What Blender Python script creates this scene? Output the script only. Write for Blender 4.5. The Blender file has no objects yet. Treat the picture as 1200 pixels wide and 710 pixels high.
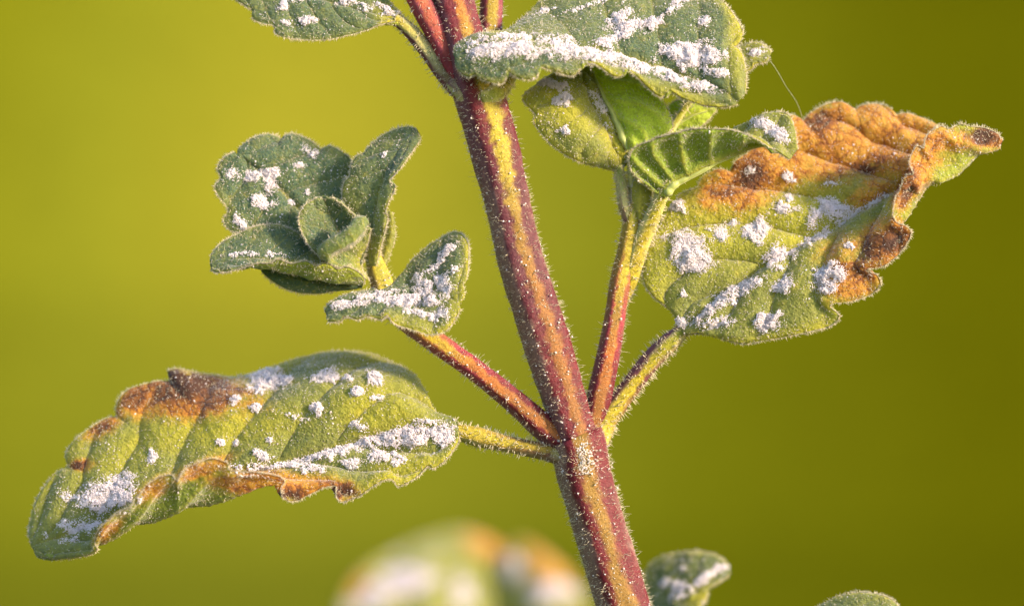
import bpy, math
import numpy as np

# ------------------------------------------------------------------ camera, sky, sun, exposure
PX = 5e-5            # metres per photograph pixel in the plane of the stem (the frame is 60 mm wide)
DIST = 3333.0        # camera distance in the same unit
ZC = 0.16            # camera height above the meadow
scene = bpy.context.scene
cam_d = bpy.data.cameras.new("camera")
cam = bpy.data.objects.new("camera", cam_d)
scene.collection.objects.link(cam)
cam.location = (0, -DIST * PX, ZC)
cam.rotation_euler = (math.radians(90), 0, 0)
cam_d.sensor_width = 36.0
cam_d.lens = 100.0
cam_d.clip_start = 0.005
cam_d.clip_end = 200.0
cam_d.dof.use_dof = True
cam_d.dof.focus_distance = (DIST - 22) * PX
cam_d.dof.aperture_fstop = 17.0
scene.camera = cam

SUN_AZ = math.radians(117)    # clockwise from +Y (the viewing direction)
SUN_EL = math.radians(20)
world = bpy.data.worlds.new("World")
scene.world = world
world.use_nodes = True
wn = world.node_tree.nodes
wl = world.node_tree.links
wn.clear()
sky = wn.new("ShaderNodeTexSky")
sky.sky_type = 'NISHITA'
sky.sun_disc = False
sky.sun_elevation = SUN_EL
sky.sun_rotation = SUN_AZ
bg = wn.new("ShaderNodeBackground")
bg.inputs["Strength"].default_value = 0.15
wo = wn.new("ShaderNodeOutputWorld")
wl.new(sky.outputs[0], bg.inputs[0])
wl.new(bg.outputs[0], wo.inputs[0])

sun_d = bpy.data.lights.new("sun", 'SUN')
sun_d.energy = 3.6
sun_d.angle = math.radians(6)
sun_d.color = (1.0, 0.78, 0.54)
sun = bpy.data.objects.new("sun", sun_d)
scene.collection.objects.link(sun)
sdir = np.array([math.sin(SUN_AZ) * math.cos(SUN_EL), math.cos(SUN_AZ) * math.cos(SUN_EL), math.sin(SUN_EL)])
from mathutils import Vector
sun.rotation_euler = Vector(sdir).to_track_quat('Z', 'Y').to_euler()

scene.view_settings.view_transform = 'Standard'
scene.view_settings.look = 'None'
scene.view_settings.exposure = 1.40
scene.view_settings.gamma = 1.0
scene.view_settings.use_curve_mapping = False
scene.render.engine = 'CYCLES'
scene.cycles.use_denoising = True
scene.cycles.max_bounces = 8
scene.cycles.transparent_max_bounces = 8

rng = np.random.default_rng(7)

# ------------------------------------------------------------------ number helpers
def hash3(i, j, k, seed):
    h = (i * 374761393 + j * 668265263 + k * 2147483647 + seed * 974711) & 0xFFFFFFFF
    h = ((h ^ (h >> 13)) * 1274126177) & 0xFFFFFFFF
    h = (h ^ (h >> 16)) & 0xFFFFFFFF
    return h.astype(np.float64) / 4294967295.0

def vnoise(p, scale, seed=0):
    """smooth value noise 0..1 at points p (N,3), cell size = scale"""
    q = np.asarray(p, float) / scale + 1000.0
    f = np.floor(q)
    t = q - f
    t = t * t * (3 - 2 * t)
    i, j, k = (f[..., a].astype(np.int64) for a in range(3))
    out = 0
    for a in (0, 1):
        for b in (0, 1):
            for c in (0, 1):
                w = (t[..., 0] if a else 1 - t[..., 0]) * (t[..., 1] if b else 1 - t[..., 1]) * (t[..., 2] if c else 1 - t[..., 2])
                out = out + w * hash3(i + a, j + b, k + c, seed)
    return out

def fbm(p, scale, seed=0, octs=3):
    s, a, tot = 0, 1.0, 0
    for o in range(octs):
        s = s + a * vnoise(p, scale / 2 ** o, seed + o * 17)
        tot += a
        a *= 0.5
    return s / tot

def crspline(pts, n, closed_param=None):
    """Catmull-Rom through pts (N,k), resampled at n points evenly by arc length"""
    p = np.asarray(pts, float)
    if len(p) == 2:
        t = np.linspace(0, 1, n)[:, None]
        return p[0] * (1 - t) + p[1] * t
    e = np.vstack([2 * p[0] - p[1], p, 2 * p[-1] - p[-2]])
    seg = []
    m = 14
    for i in range(len(p) - 1):
        t = np.linspace(0, 1, m, endpoint=False)[:, None]
        a, b, c, d = e[i], e[i + 1], e[i + 2], e[i + 3]
        seg.append(0.5 * (2 * b + (c - a) * t + (2 * a - 5 * b + 4 * c - d) * t ** 2 + (3 * b - a - 3 * c + d) * t ** 3))
    seg.append(p[-1:])
    s = np.vstack(seg)
    L = np.concatenate([[0], np.cumsum(np.linalg.norm(np.diff(s[:, :2], axis=0), axis=1))])
    tt = np.linspace(0, L[-1], n)
    return np.stack([np.interp(tt, L, s[:, a]) for a in range(s.shape[1])], 1)

def gsmooth(a, sigma):
    r = int(3 * sigma) + 1
    k = np.exp(-0.5 * (np.arange(-r, r + 1) / sigma) ** 2)
    k /= k.sum()
    pad = np.vstack([2 * a[0] - a[r:0:-1], a, 2 * a[-1] - a[-2:-r - 2:-1]])
    return np.stack([np.convolve(pad[:, i], k, 'valid') for i in range(a.shape[1])], 1)

def unit(a):
    return a / np.maximum(np.linalg.norm(a, axis=-1, keepdims=True), 1e-9)

def to_world(p):
    """(x, y, depth towards the camera), all in photograph pixels -> metres"""
    p = np.asarray(p, float)
    k = (DIST - p[..., 2]) / DIST
    return np.stack([(p[..., 0] - 600) * k * PX, -p[..., 2] * PX, (355 - p[..., 1]) * k * PX + ZC], -1)

# ------------------------------------------------------------------ object helpers
def make_mesh(name, verts, faces, mat, parent=None, attrs=None, smooth=True, world=False):
    """faces: list of (N,k) int arrays. verts in px space unless world=True"""
    v = np.asarray(verts, float) if world else to_world(verts)
    if parent is not None:
        root = parent
        while root.parent is not None:
            root = root.parent
        v = v - np.array(root.location)
    me = bpy.data.meshes.new(name)
    loops = np.concatenate([f.ravel() for f in faces]).astype(np.int32)
    sizes = np.concatenate([np.full(len(f), f.shape[1]) for f in faces]).astype(np.int32)
    starts = np.concatenate([[0], np.cumsum(sizes)[:-1]]).astype(np.int32)
    me.vertices.add(len(v))
    me.vertices.foreach_set("co", v.astype(np.float32).ravel())
    me.loops.add(len(loops))
    me.loops.foreach_set("vertex_index", loops)
    me.polygons.add(len(sizes))
    me.polygons.foreach_set("loop_start", starts)
    me.polygons.foreach_set("loop_total", sizes)
    me.update(calc_edges=True)
    if smooth:
        me.polygons.foreach_set("use_smooth", np.ones(len(sizes), bool))
    for k, a in (attrs or {}).items():
        a = np.asarray(a, np.float32)
        if a.ndim == 1:
            at = me.attributes.new(k, 'FLOAT', 'POINT')
            at.data.foreach_set("value", a)
        else:
            at = me.attributes.new(k, 'FLOAT_COLOR', 'POINT')
            at.data.foreach_set("color", np.concatenate([a, np.ones((len(a), 1), np.float32)], 1).ravel())
    me.materials.append(mat)
    o = bpy.data.objects.new(name, me)
    scene.collection.objects.link(o)
    if parent is not None:
        o.parent = parent
    return o

def thing(name, label, cat, loc, group=None):
    o = bpy.data.objects.new(name, None)
    o.empty_display_size = 0.01
    o.location = loc
    scene.collection.objects.link(o)
    o["label"] = label
    o["category"] = cat
    if group:
        o["group"] = group
    return o

# ------------------------------------------------------------------ materials
def new_mat(name):
    m = bpy.data.materials.new(name)
    m.use_nodes = True
    n = m.node_tree.nodes
    n.clear()
    return m, n, m.node_tree.links

def col(*c):
    return (*c, 1.0)

def N(n, kind, **kw):
    nd = n.new(kind)
    for k, v in kw.items():
        setattr(nd, k, v)
    return nd

def noise_node(n, l, scale, detail=4.0, rough=0.55):
    tc = n.new("ShaderNodeTexCoord")
    nz = n.new("ShaderNodeTexNoise")
    nz.inputs["Scale"].default_value = scale
    nz.inputs["Detail"].default_value = detail
    nz.inputs["Roughness"].default_value = rough
    l.new(tc.outputs["Object"], nz.inputs["Vector"])
    return nz

def mixc(n, l, fac, a, b, blend='MIX'):
    m = N(n, "ShaderNodeMix", data_type='RGBA', blend_type=blend)
    for i, src in ((0, fac), (6, a), (7, b)):
        if hasattr(src, "is_output"):
            l.new(src, m.inputs[i])
        else:
            m.inputs[i].default_value = src
    return m.outputs[2]

def ramp(n, l, src, stops):
    r = n.new("ShaderNodeValToRGB")
    el = r.color_ramp.elements
    while len(el) < len(stops):
        el.new(0.5)
    for e, (p, c) in zip(el, stops):
        e.position = p
        e.color = c if len(c) == 4 else (*c, 1)
    l.new(src, r.inputs[0])
    return r.outputs[0]

def mathn(n, l, op, a, b=None, clamp=False):
    m = N(n, "ShaderNodeMath", operation=op)
    m.use_clamp = clamp
    for i, src in enumerate((a, b)):
        if src is None:
            continue
        if hasattr(src, "is_output"):
            l.new(src, m.inputs[i])
        else:
            m.inputs[i].default_value = src
    return m.outputs[0]

def leaf_material(name, green, lime, under):
    m, n, l = new_mat(name)
    def attr(a):
        x = n.new("ShaderNodeAttribute")
        x.attribute_name = a
        return x.outputs["Fac"]
    fine = noise_node(n, l, 9000.0, 3.0, 0.6)
    midn = noise_node(n, l, 2600.0, 5.0, 0.65)
    big = noise_node(n, l, 900.0, 5.0, 0.65)
    tc = n.new("ShaderNodeTexCoord")
    def net(scale, warp):
        """network of small veins: distance to the cell borders"""
        add = N(n, "ShaderNodeVectorMath", operation='MULTIPLY_ADD')
        l.new(midn.outputs["Color"], add.inputs[0])
        add.inputs[1].default_value = (warp,) * 3
        l.new(tc.outputs["Object"], add.inputs[2])
        v = n.new("ShaderNodeTexVoronoi")
        v.feature = 'DISTANCE_TO_EDGE'
        v.inputs["Scale"].default_value = scale
        l.new(add.outputs[0], v.inputs["Vector"])
        return v.outputs["Distance"]
    netd = net(1250.0, 0.0005)
    netf = net(3600.0, 0.0002)
    netm = ramp(n, l, netd, [(0.0, (1, 1, 1)), (0.10, (0, 0, 0))])
    netg = ramp(n, l, netf, [(0.0, (1, 1, 1)), (0.14, (0, 0, 0))])
    limev = mathn(n, l, 'ADD', attr("lime"), mathn(n, l, 'MULTIPLY', mathn(n, l, 'SUBTRACT', big.outputs[0], 0.5), 0.55), True)
    base = mixc(n, l, limev, col(*green), col(*lime))
    base = mixc(n, l, mathn(n, l, 'MULTIPLY', netg, 0.22), base, col(lime[0] * 0.9, lime[1] * 0.95, lime[2]))
    base = mixc(n, l, attr("under"), base, col(*under))
    base = mixc(n, l, mathn(n, l, 'MULTIPLY', attr("vein"), 0.6), base, col(lime[0] * 1.1, lime[1] * 1.05, lime[2] * 1.6))
    bmask = mathn(n, l, 'ADD', attr("brown"), mathn(n, l, 'MULTIPLY', mathn(n, l, 'SUBTRACT', midn.outputs[0], 0.5), 0.7))
    bmask = mathn(n, l, 'ADD', bmask, mathn(n, l, 'MULTIPLY', mathn(n, l, 'SUBTRACT', big.outputs[0], 0.5), 0.9))
    yfac = ramp(n, l, bmask, [(0.10, (0, 0, 0)), (0.50, (1, 1, 1))])
    base = mixc(n, l, mathn(n, l, 'MULTIPLY', yfac, 0.75), base, col(0.44, 0.33, 0.030))
    bfac = ramp(n, l, bmask, [(0.36, (0, 0, 0)), (0.70, (1, 1, 1))])
    dark = mathn(n, l, 'ADD', attr("dark"), mathn(n, l, 'MULTIPLY', mathn(n, l, 'SUBTRACT', big.outputs[0], 0.5), 1.7))
    dark = mathn(n, l, 'ADD', dark, mathn(n, l, 'MULTIPLY', netm, 0.34))
    dark = mathn(n, l, 'ADD', dark, mathn(n, l, 'MULTIPLY', mathn(n, l, 'SUBTRACT', midn.outputs[0], 0.5), 0.8))
    bcol = ramp(n, l, dark, [(0.05, (0.62, 0.36, 0.050)), (0.36, (0.48, 0.215, 0.022)), (0.66, (0.25, 0.090, 0.018)), (1.0, (0.080, 0.032, 0.018))])
    base = mixc(n, l, bfac, base, bcol)
    mot = ramp(n, l, fine.outputs[0], [(0.25, (0.62, 0.62, 0.62)), (0.75, (1.38, 1.38, 1.38))])
    base = mixc(n, l, 0.8, base, mot, 'MULTIPLY')
    mot2 = ramp(n, l, midn.outputs[0], [(0.3, (0.76, 0.78, 0.76)), (0.7, (1.22, 1.20, 1.2))])
    base = mixc(n, l, 0.7, base, mot2, 'MULTIPLY')
    bs = n.new("ShaderNodeBsdfPrincipled")
    l.new(base, bs.inputs["Base Color"])
    bs.inputs["Roughness"].default_value = 0.55
    bs.inputs["Specular IOR Level"].default_value = 0.3
    bs.inputs["Sheen Weight"].default_value = 0.60
    bs.inputs["Sheen Roughness"].default_value = 0.45
    bs.inputs["Sheen Tint"].default_value = col(0.94, 0.92, 1.0)  # lavender tint paints cool sky light onto the velvety surface
    b1 = n.new("ShaderNodeBump")
    b1.inputs["Strength"].default_value = 0.8
    b1.inputs["Distance"].default_value = 0.00007
    h1 = ramp(n, l, netd, [(0.0, (0, 0, 0)), (0.35, (1, 1, 1))])
    h2 = ramp(n, l, netf, [(0.0, (0, 0, 0)), (0.4, (1, 1, 1))])
    l.new(mathn(n, l, 'ADD', h1, mathn(n, l, 'MULTIPLY', h2, 0.5)), b1.inputs["Height"])
    bump = n.new("ShaderNodeBump")
    bump.inputs["Strength"].default_value = 0.9
    bump.inputs["Distance"].default_value = 0.00004
    vor = n.new("ShaderNodeTexVoronoi")
    vor.inputs["Scale"].default_value = 8500.0
    l.new(tc.outputs["Object"], vor.inputs["Vector"])
    hsum = mathn(n, l, 'ADD', mathn(n, l, 'MULTIPLY', vor.outputs["Distance"], -0.8), fine.outputs[0])
    l.new(hsum, bump.inputs["Height"])
    l.new(b1.outputs[0], bump.inputs["Normal"])
    l.new(bump.outputs[0], bs.inputs["Normal"])
    tr = n.new("ShaderNodeBsdfTranslucent")
    tcol = mixc(n, l, 1.0, base, col(1.7, 1.7, 0.5), 'MULTIPLY')
    l.new(tcol, tr.inputs["Color"])
    mx = n.new("ShaderNodeMixShader")
    mx.inputs[0].default_value = 0.42
    l.new(bs.outputs[0], mx.inputs[1])
    l.new(tr.outputs[0], mx.inputs[2])
    out = n.new("ShaderNodeOutputMaterial")
    l.new(mx.outputs[0], out.inputs[0])
    return m

def stem_material():
    m, n, l = new_mat("stem_skin")
    a = n.new("ShaderNodeAttribute")
    a.attribute_name = "pigment"
    fine = noise_node(n, l, 7000.0, 4.0, 0.65)
    mid = noise_node(n, l, 1600.0, 4.0, 0.6)
    mot = ramp(n, l, fine.outputs[0], [(0.25, (0.55, 0.52, 0.55)), (0.75, (1.45, 1.42, 1.4))])
    c = mixc(n, l, 0.75, a.outputs["Color"], mot, 'MULTIPLY')
    mot2 = ramp(n, l, mid.outputs[0], [(0.3, (0.75, 0.72, 0.75)), (0.7, (1.25, 1.22, 1.15))])
    c = mixc(n, l, 0.7, c, mot2, 'MULTIPLY')
    bs = n.new("ShaderNodeBsdfPrincipled")
    l.new(c, bs.inputs["Base Color"])
    bs.inputs["Roughness"].default_value = 0.45
    bs.inputs["Specular IOR Level"].default_value = 0.22
    bs.inputs["Sheen Weight"].default_value = 0.05
    bs.inputs["Sheen Roughness"].default_value = 0.35
    bs.inputs["Sheen Tint"].default_value = col(0.95, 0.9, 1.0)
    bump = n.new("ShaderNodeBump")
    bump.inputs["Strength"].default_value = 0.8
    bump.inputs["Distance"].default_value = 0.00008
    l.new(fine.outputs[0], bump.inputs["Height"])
    l.new(bump.outputs[0], bs.inputs["Normal"])
    out = n.new("ShaderNodeOutputMaterial")
    l.new(bs.outputs[0], out.inputs[0])
    return m

def plain_translucent(name, c, trans, rough=0.5, spec=0.4):
    m, n, l = new_mat(name)
    nz = noise_node(n, l, 6000.0, 2.0)
    cc = ramp(n, l, nz.outputs[0], [(0.3, tuple(x * 0.88 for x in c)), (0.7, tuple(min(1, x * 1.06) for x in c))])
    bs = n.new("ShaderNodeBsdfPrincipled")
    l.new(cc, bs.inputs["Base Color"])
    bs.inputs["Roughness"].default_value = rough
    bs.inputs["Specular IOR Level"].default_value = spec
    tr = n.new("ShaderNodeBsdfTranslucent")
    l.new(cc, tr.inputs["Color"])
    mx = n.new("ShaderNodeMixShader")
    mx.inputs[0].default_value = trans
    l.new(bs.outputs[0], mx.inputs[1])
    l.new(tr.outputs[0], mx.inputs[2])
    out = n.new("ShaderNodeOutputMaterial")
    l.new(mx.outputs[0], out.inputs[0])
    return m

M_LEAF = leaf_material("leaf_tissue", (0.072, 0.132, 0.082), (0.40, 0.385, 0.032), (0.24, 0.34, 0.03))
M_LIT_LEAF = leaf_material("lit_leaf_tissue", (0.16, 0.26, 0.06), (0.52, 0.56, 0.05), (0.44, 0.56, 0.05))  # brighter copy of the leaf tissue, light shining through painted into its colours
M_STEM = stem_material()
M_HAIR = plain_translucent("plant_hair", (0.88, 0.82, 0.66), 0.55, 0.4, 0.5)
M_POWDER = plain_translucent("mildew_powder", (0.96, 0.91, 0.95), 0.55, 0.9, 0.1)  # faint lavender tint puts cool sky light into the white powder
M_THREAD = plain_translucent("spider_silk", (0.5, 0.5, 0.42), 0.4, 0.3, 0.5)

# ------------------------------------------------------------------ small-geometry builders
_t = (1 + 5 ** 0.5) / 2
ICO_V = unit(np.array([(-1, _t, 0), (1, _t, 0), (-1, -_t, 0), (1, -_t, 0), (0, -1, _t), (0, 1, _t), (0, -1, -_t), (0, 1, -_t), (_t, 0, -1), (_t, 0, 1), (-_t, 0, -1), (-_t, 0, 1)], float))
ICO_F = np.array([(0, 11, 5), (0, 5, 1), (0, 1, 7), (0, 7, 10), (0, 10, 11), (1, 5, 9), (5, 11, 4), (11, 10, 2), (10, 7, 6), (7, 1, 8), (3, 9, 4), (3, 4, 2), (3, 2, 6), (3, 6, 8), (3, 8, 9), (4, 9, 5), (2, 4, 11), (6, 2, 10), (8, 6, 7), (9, 8, 1)])

def grains(name, c, r, mat, parent):
    n = len(c)
    if n == 0:
        return None
    jit = rng.uniform(0.6, 1.35, (n, 12, 1))
    v = c[:, None, :] + ICO_V[None] * jit * r[:, None, None]
    f = (ICO_F[None] + (np.arange(n) * 12)[:, None, None]).reshape(-1, 3)
    o = make_mesh(name, v.reshape(-1, 3), [f], mat, parent)
    o["kind"] = "stuff"
    return o

def hairs(name, base, direc, length, rad, bend, mat, parent):
    n = len(base)
    if n == 0:
        return None
    d = unit(direc)
    ref = unit(rng.normal(size=(n, 3)))
    s = unit(np.cross(d, ref))
    t = np.cross(d, s)
    L = length[:, None]
    p0 = base - d * 0.6
    p1 = base + d * L * 0.5 + bend * L * 0.12
    p2 = base + d * L * 0.92 + bend * L * 0.45
    vs = []
    ang = np.array([0, 2.094, 4.189])
    for p, rr in ((p0, 1.0), (p1, 0.7)):
        for a in ang:
            vs.append(p + (s * math.cos(a) + t * math.sin(a)) * (rad * rr)[:, None])
    vs.append(p2)
    v = np.stack(vs, 1)
    q = np.array([(0, 1, 4, 3), (1, 2, 5, 4), (2, 0, 3, 5)])
    tr = np.array([(3, 4, 6), (4, 5, 6), (5, 3, 6)])
    off = (np.arange(n) * 7)[:, None, None]
    o = make_mesh(name, v.reshape(-1, 3), [(q[None] + off).reshape(-1, 4), (tr[None] + off).reshape(-1, 3)], mat, parent)
    o["kind"] = "stuff"
    return o

# ------------------------------------------------------------------ stems and stalks
RIDGE = math.radians(65)

def tube_frame(path):
    T = unit(np.gradient(path, axis=0))
    cam_dir = np.array([0, 0, 1.0])
    S = unit(np.cross(np.broadcast_to(cam_dir, T.shape), T))   # sideways in the picture
    flip = np.where(S[:, :1] < 0, -1, 1)
    S = S * flip                                               # always to the right
    F = unit(np.cross(S, T))
    F = F * np.where(F[:, 2:] < 0, -1, 1)
    return T, S, F

def tube(name, pts, hw, parent, face, side, ridge, nseg=None, nth=40, ribs=0.09, hair=1.0, hairlen=6.0, depth=None, rough=1.0, label=None, twist=0.0, bands=(-24, 10, 52, 15)):
    """pts [(x,y,d)..], hw [half widths], face/side/ridge: colour lists along the length"""
    L = np.sum(np.linalg.norm(np.diff(np.array(pts, float)[:, :2], axis=0), axis=1))
    nseg = nseg or int(min(220, max(24, L / 2.5)))
    path = crspline(np.array(pts, float), nseg)
    t = np.linspace(0, 1, nseg)
    w = np.interp(t, np.linspace(0, 1, len(hw)), hw)
    T, S, F = tube_frame(path)
    th = np.linspace(0, 2 * math.pi, nth, endpoint=False)
    def radius(thg, tg, wg):
        c4 = np.cos(4 * (thg - RIDGE - twist * tg))
        return wg * (1 - ribs * 0.5 + ribs * (0.75 * c4 + 0.25 * np.cos(8 * (thg - RIDGE - twist * tg))))
    TH, TT = np.meshgrid(th, t)
    R = radius(TH, TT, w[:, None])
    P = path[:, None, :] + (S[:, None, :] * np.sin(TH)[..., None] + F[:, None, :] * np.cos(TH)[..., None]) * R[..., None]
    flat = P.reshape(-1, 3)
    nz = (fbm(flat, 14, 3) - 0.5) * 0.07 + (fbm(flat, 50, 9) - 0.5) * 0.10
    P = P + (S[:, None, :] * np.sin(TH)[..., None] + F[:, None, :] * np.cos(TH)[..., None]) * (nz.reshape(TH.shape) * R * rough)[..., None]
    # pigment; the side tone also holds the dim sky-lit shade of the left face
    def along(c):
        c = np.array(c, float)
        return np.stack([np.interp(t, np.linspace(0, 1, len(c)), c[:, k]) for k in range(3)], 1)
    cf, cs, cr = along(face)[:, None], along(side)[:, None], along(ridge)[:, None]
    wob = (fbm(P.reshape(-1, 3) * np.array([1, 0.35, 1]), 22, 5) - 0.5).reshape(TH.shape) * 30 + (fbm(P.reshape(-1, 3), 7, 6) - 0.5).reshape(TH.shape) * 36
    a = np.degrees((TH - twist * TT + math.pi) % (2 * math.pi) - math.pi) + wob
    c1, w1, c2, w2 = bands
    def sstep(x):
        x = np.clip(x, 0, 1)
        return x * x * (3 - 2 * x)
    rm = np.maximum(sstep(1.5 - np.abs(a - c1) / w1), sstep(1.5 - np.abs(a - c2) / w2))[..., None]
    front = (sstep((a - c1) / 20 + 0.5) * sstep((c2 - a) / 20 + 0.5))[..., None]
    pig = cs * (1 - front) + cf * front
    pig = pig * (1 - rm) + cr * rm
    i = np.arange(nseg - 1)[:, None] * nth
    j = np.arange(nth)[None]
    jn = (j + 1) % nth
    f = np.stack([i + j, i + jn, i + nth + jn, i + nth + j], -1).reshape(-1, 4)
    v = P.reshape(-1, 3)
    ends = np.vstack([path[0], path[-1]])
    nv = len(v)
    caps = np.concatenate([np.stack([np.full(nth, nv), jn[0], j[0]], 1), np.stack([np.full(nth, nv + 1), (nseg - 1) * nth + j[0], (nseg - 1) * nth + jn[0]], 1)])
    v = np.vstack([v, ends])
    pg = np.vstack([pig.reshape(-1, 3), pig[0, :1], pig[-1, :1]])
    o = make_mesh(name, v, [f, caps], M_STEM, parent, {"pigment": pg})
    if label:
        o["label"] = label
    # hairs, only where the picture comes near
    if hair > 0:
        vis_len = np.sum((path[:, 1] < 800) & (path[:, 1] > -60)) / nseg * L
        nh = int(vis_len * 2 * w.mean() * 0.10 * hair)
        nh = min(nh, 7000)
        good = np.where((path[:, 1] < 800) & (path[:, 1] > -60))[0]
        k = rng.integers(good[0], good[-1] + 1, nh)
        ang = rng.uniform(0, 2 * math.pi, nh)
        nrm = S[k] * np.sin(ang)[:, None] + F[k] * np.cos(ang)[:, None]
        rr = radius(ang, t[k], w[k])
        along_t = rng.uniform(-0.5, 0.5, nh)[:, None] * (L / nseg)
        base = path[k] + nrm * (rr * 0.99)[:, None] + T[k] * along_t
        # mostly short bent hairs, a few longer straight bristles
        long = rng.random(nh) < 0.16
        tang = np.cross(T[k], nrm)
        dirv = nrm + T[k] * rng.normal(0, 0.55, nh)[:, None] + tang * rng.normal(0, 0.6, nh)[:, None]
        dirv = np.where(long[:, None], nrm + rng.normal(0, 0.22, (nh, 3)), dirv)
        ln = np.where(long, rng.uniform(0.9, 2.1, nh), rng.uniform(0.45, 1.25, nh)) * hairlen
        bend = unit(rng.normal(size=(nh, 3))) * np.where(long, 0.35, 1.0)[:, None]
        hairs("hairs", base, dirv, ln, rng.uniform(0.20, 0.38, nh), bend, M_HAIR, o)
        ng = int(nh * 0.10)
        kk = rng.integers(0, nh, ng)
        grains("gland_beads", base[kk] + nrm[kk] * 0.8 + rng.normal(0, 1.5, (ng, 3)) * np.array([1, 1, 0.2]), rng.uniform(0.6, 1.35, ng), M_POWDER, o)
    return o

# ------------------------------------------------------------------ leaves
def rail(pts, n, even=False):
    """pts [(x,y[,d])]: missing d are interpolated"""
    arr = np.array([(p[0], p[1], p[2] if len(p) > 2 else np.nan) for p in pts], float)
    ok = ~np.isnan(arr[:, 2])
    L = np.concatenate([[0], np.cumsum(np.linalg.norm(np.diff(arr[:, :2], axis=0), axis=1))])
    arr[:, 2] = np.interp(L, L[ok], arr[ok, 2])
    if even:          # guide points of all lines pair up one to one
        tt = np.linspace(0, len(arr) - 1, n)
        fine = crspline(arr, 600)
        K = np.array([np.argmin(np.sum((fine[:, :2] - p[:2]) ** 2, axis=1)) for p in arr], float)
        K = np.maximum.accumulate(K + np.arange(len(K)) * 1e-3)
        pos = np.interp(tt, np.arange(len(arr)), K)
        return np.stack([np.interp(pos, np.arange(600), fine[:, k]) for k in range(3)], 1)
    return crspline(arr, n)

def cr_across(R, v):
    """R (k,nu,3) control rails at even spacing, v (nv) in 0..1 -> (nu,nv,3)"""
    k = len(R)
    E = np.concatenate([[2 * R[0] - R[1]], R, [2 * R[-1] - R[-2]]])
    x = np.clip(v * (k - 1), 0, k - 1 - 1e-9)
    i = np.floor(x).astype(int)
    t = (x - i)[:, None, None]
    a, b, c, d = E[i], E[i + 1], E[i + 2], E[i + 3]
    S = 0.5 * (2 * b + (c - a) * t + (2 * a - 5 * b + 4 * c - d) * t ** 2 + (3 * b - a - 3 * c + d) * t ** 3)
    return S.transpose(1, 0, 2)

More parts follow.
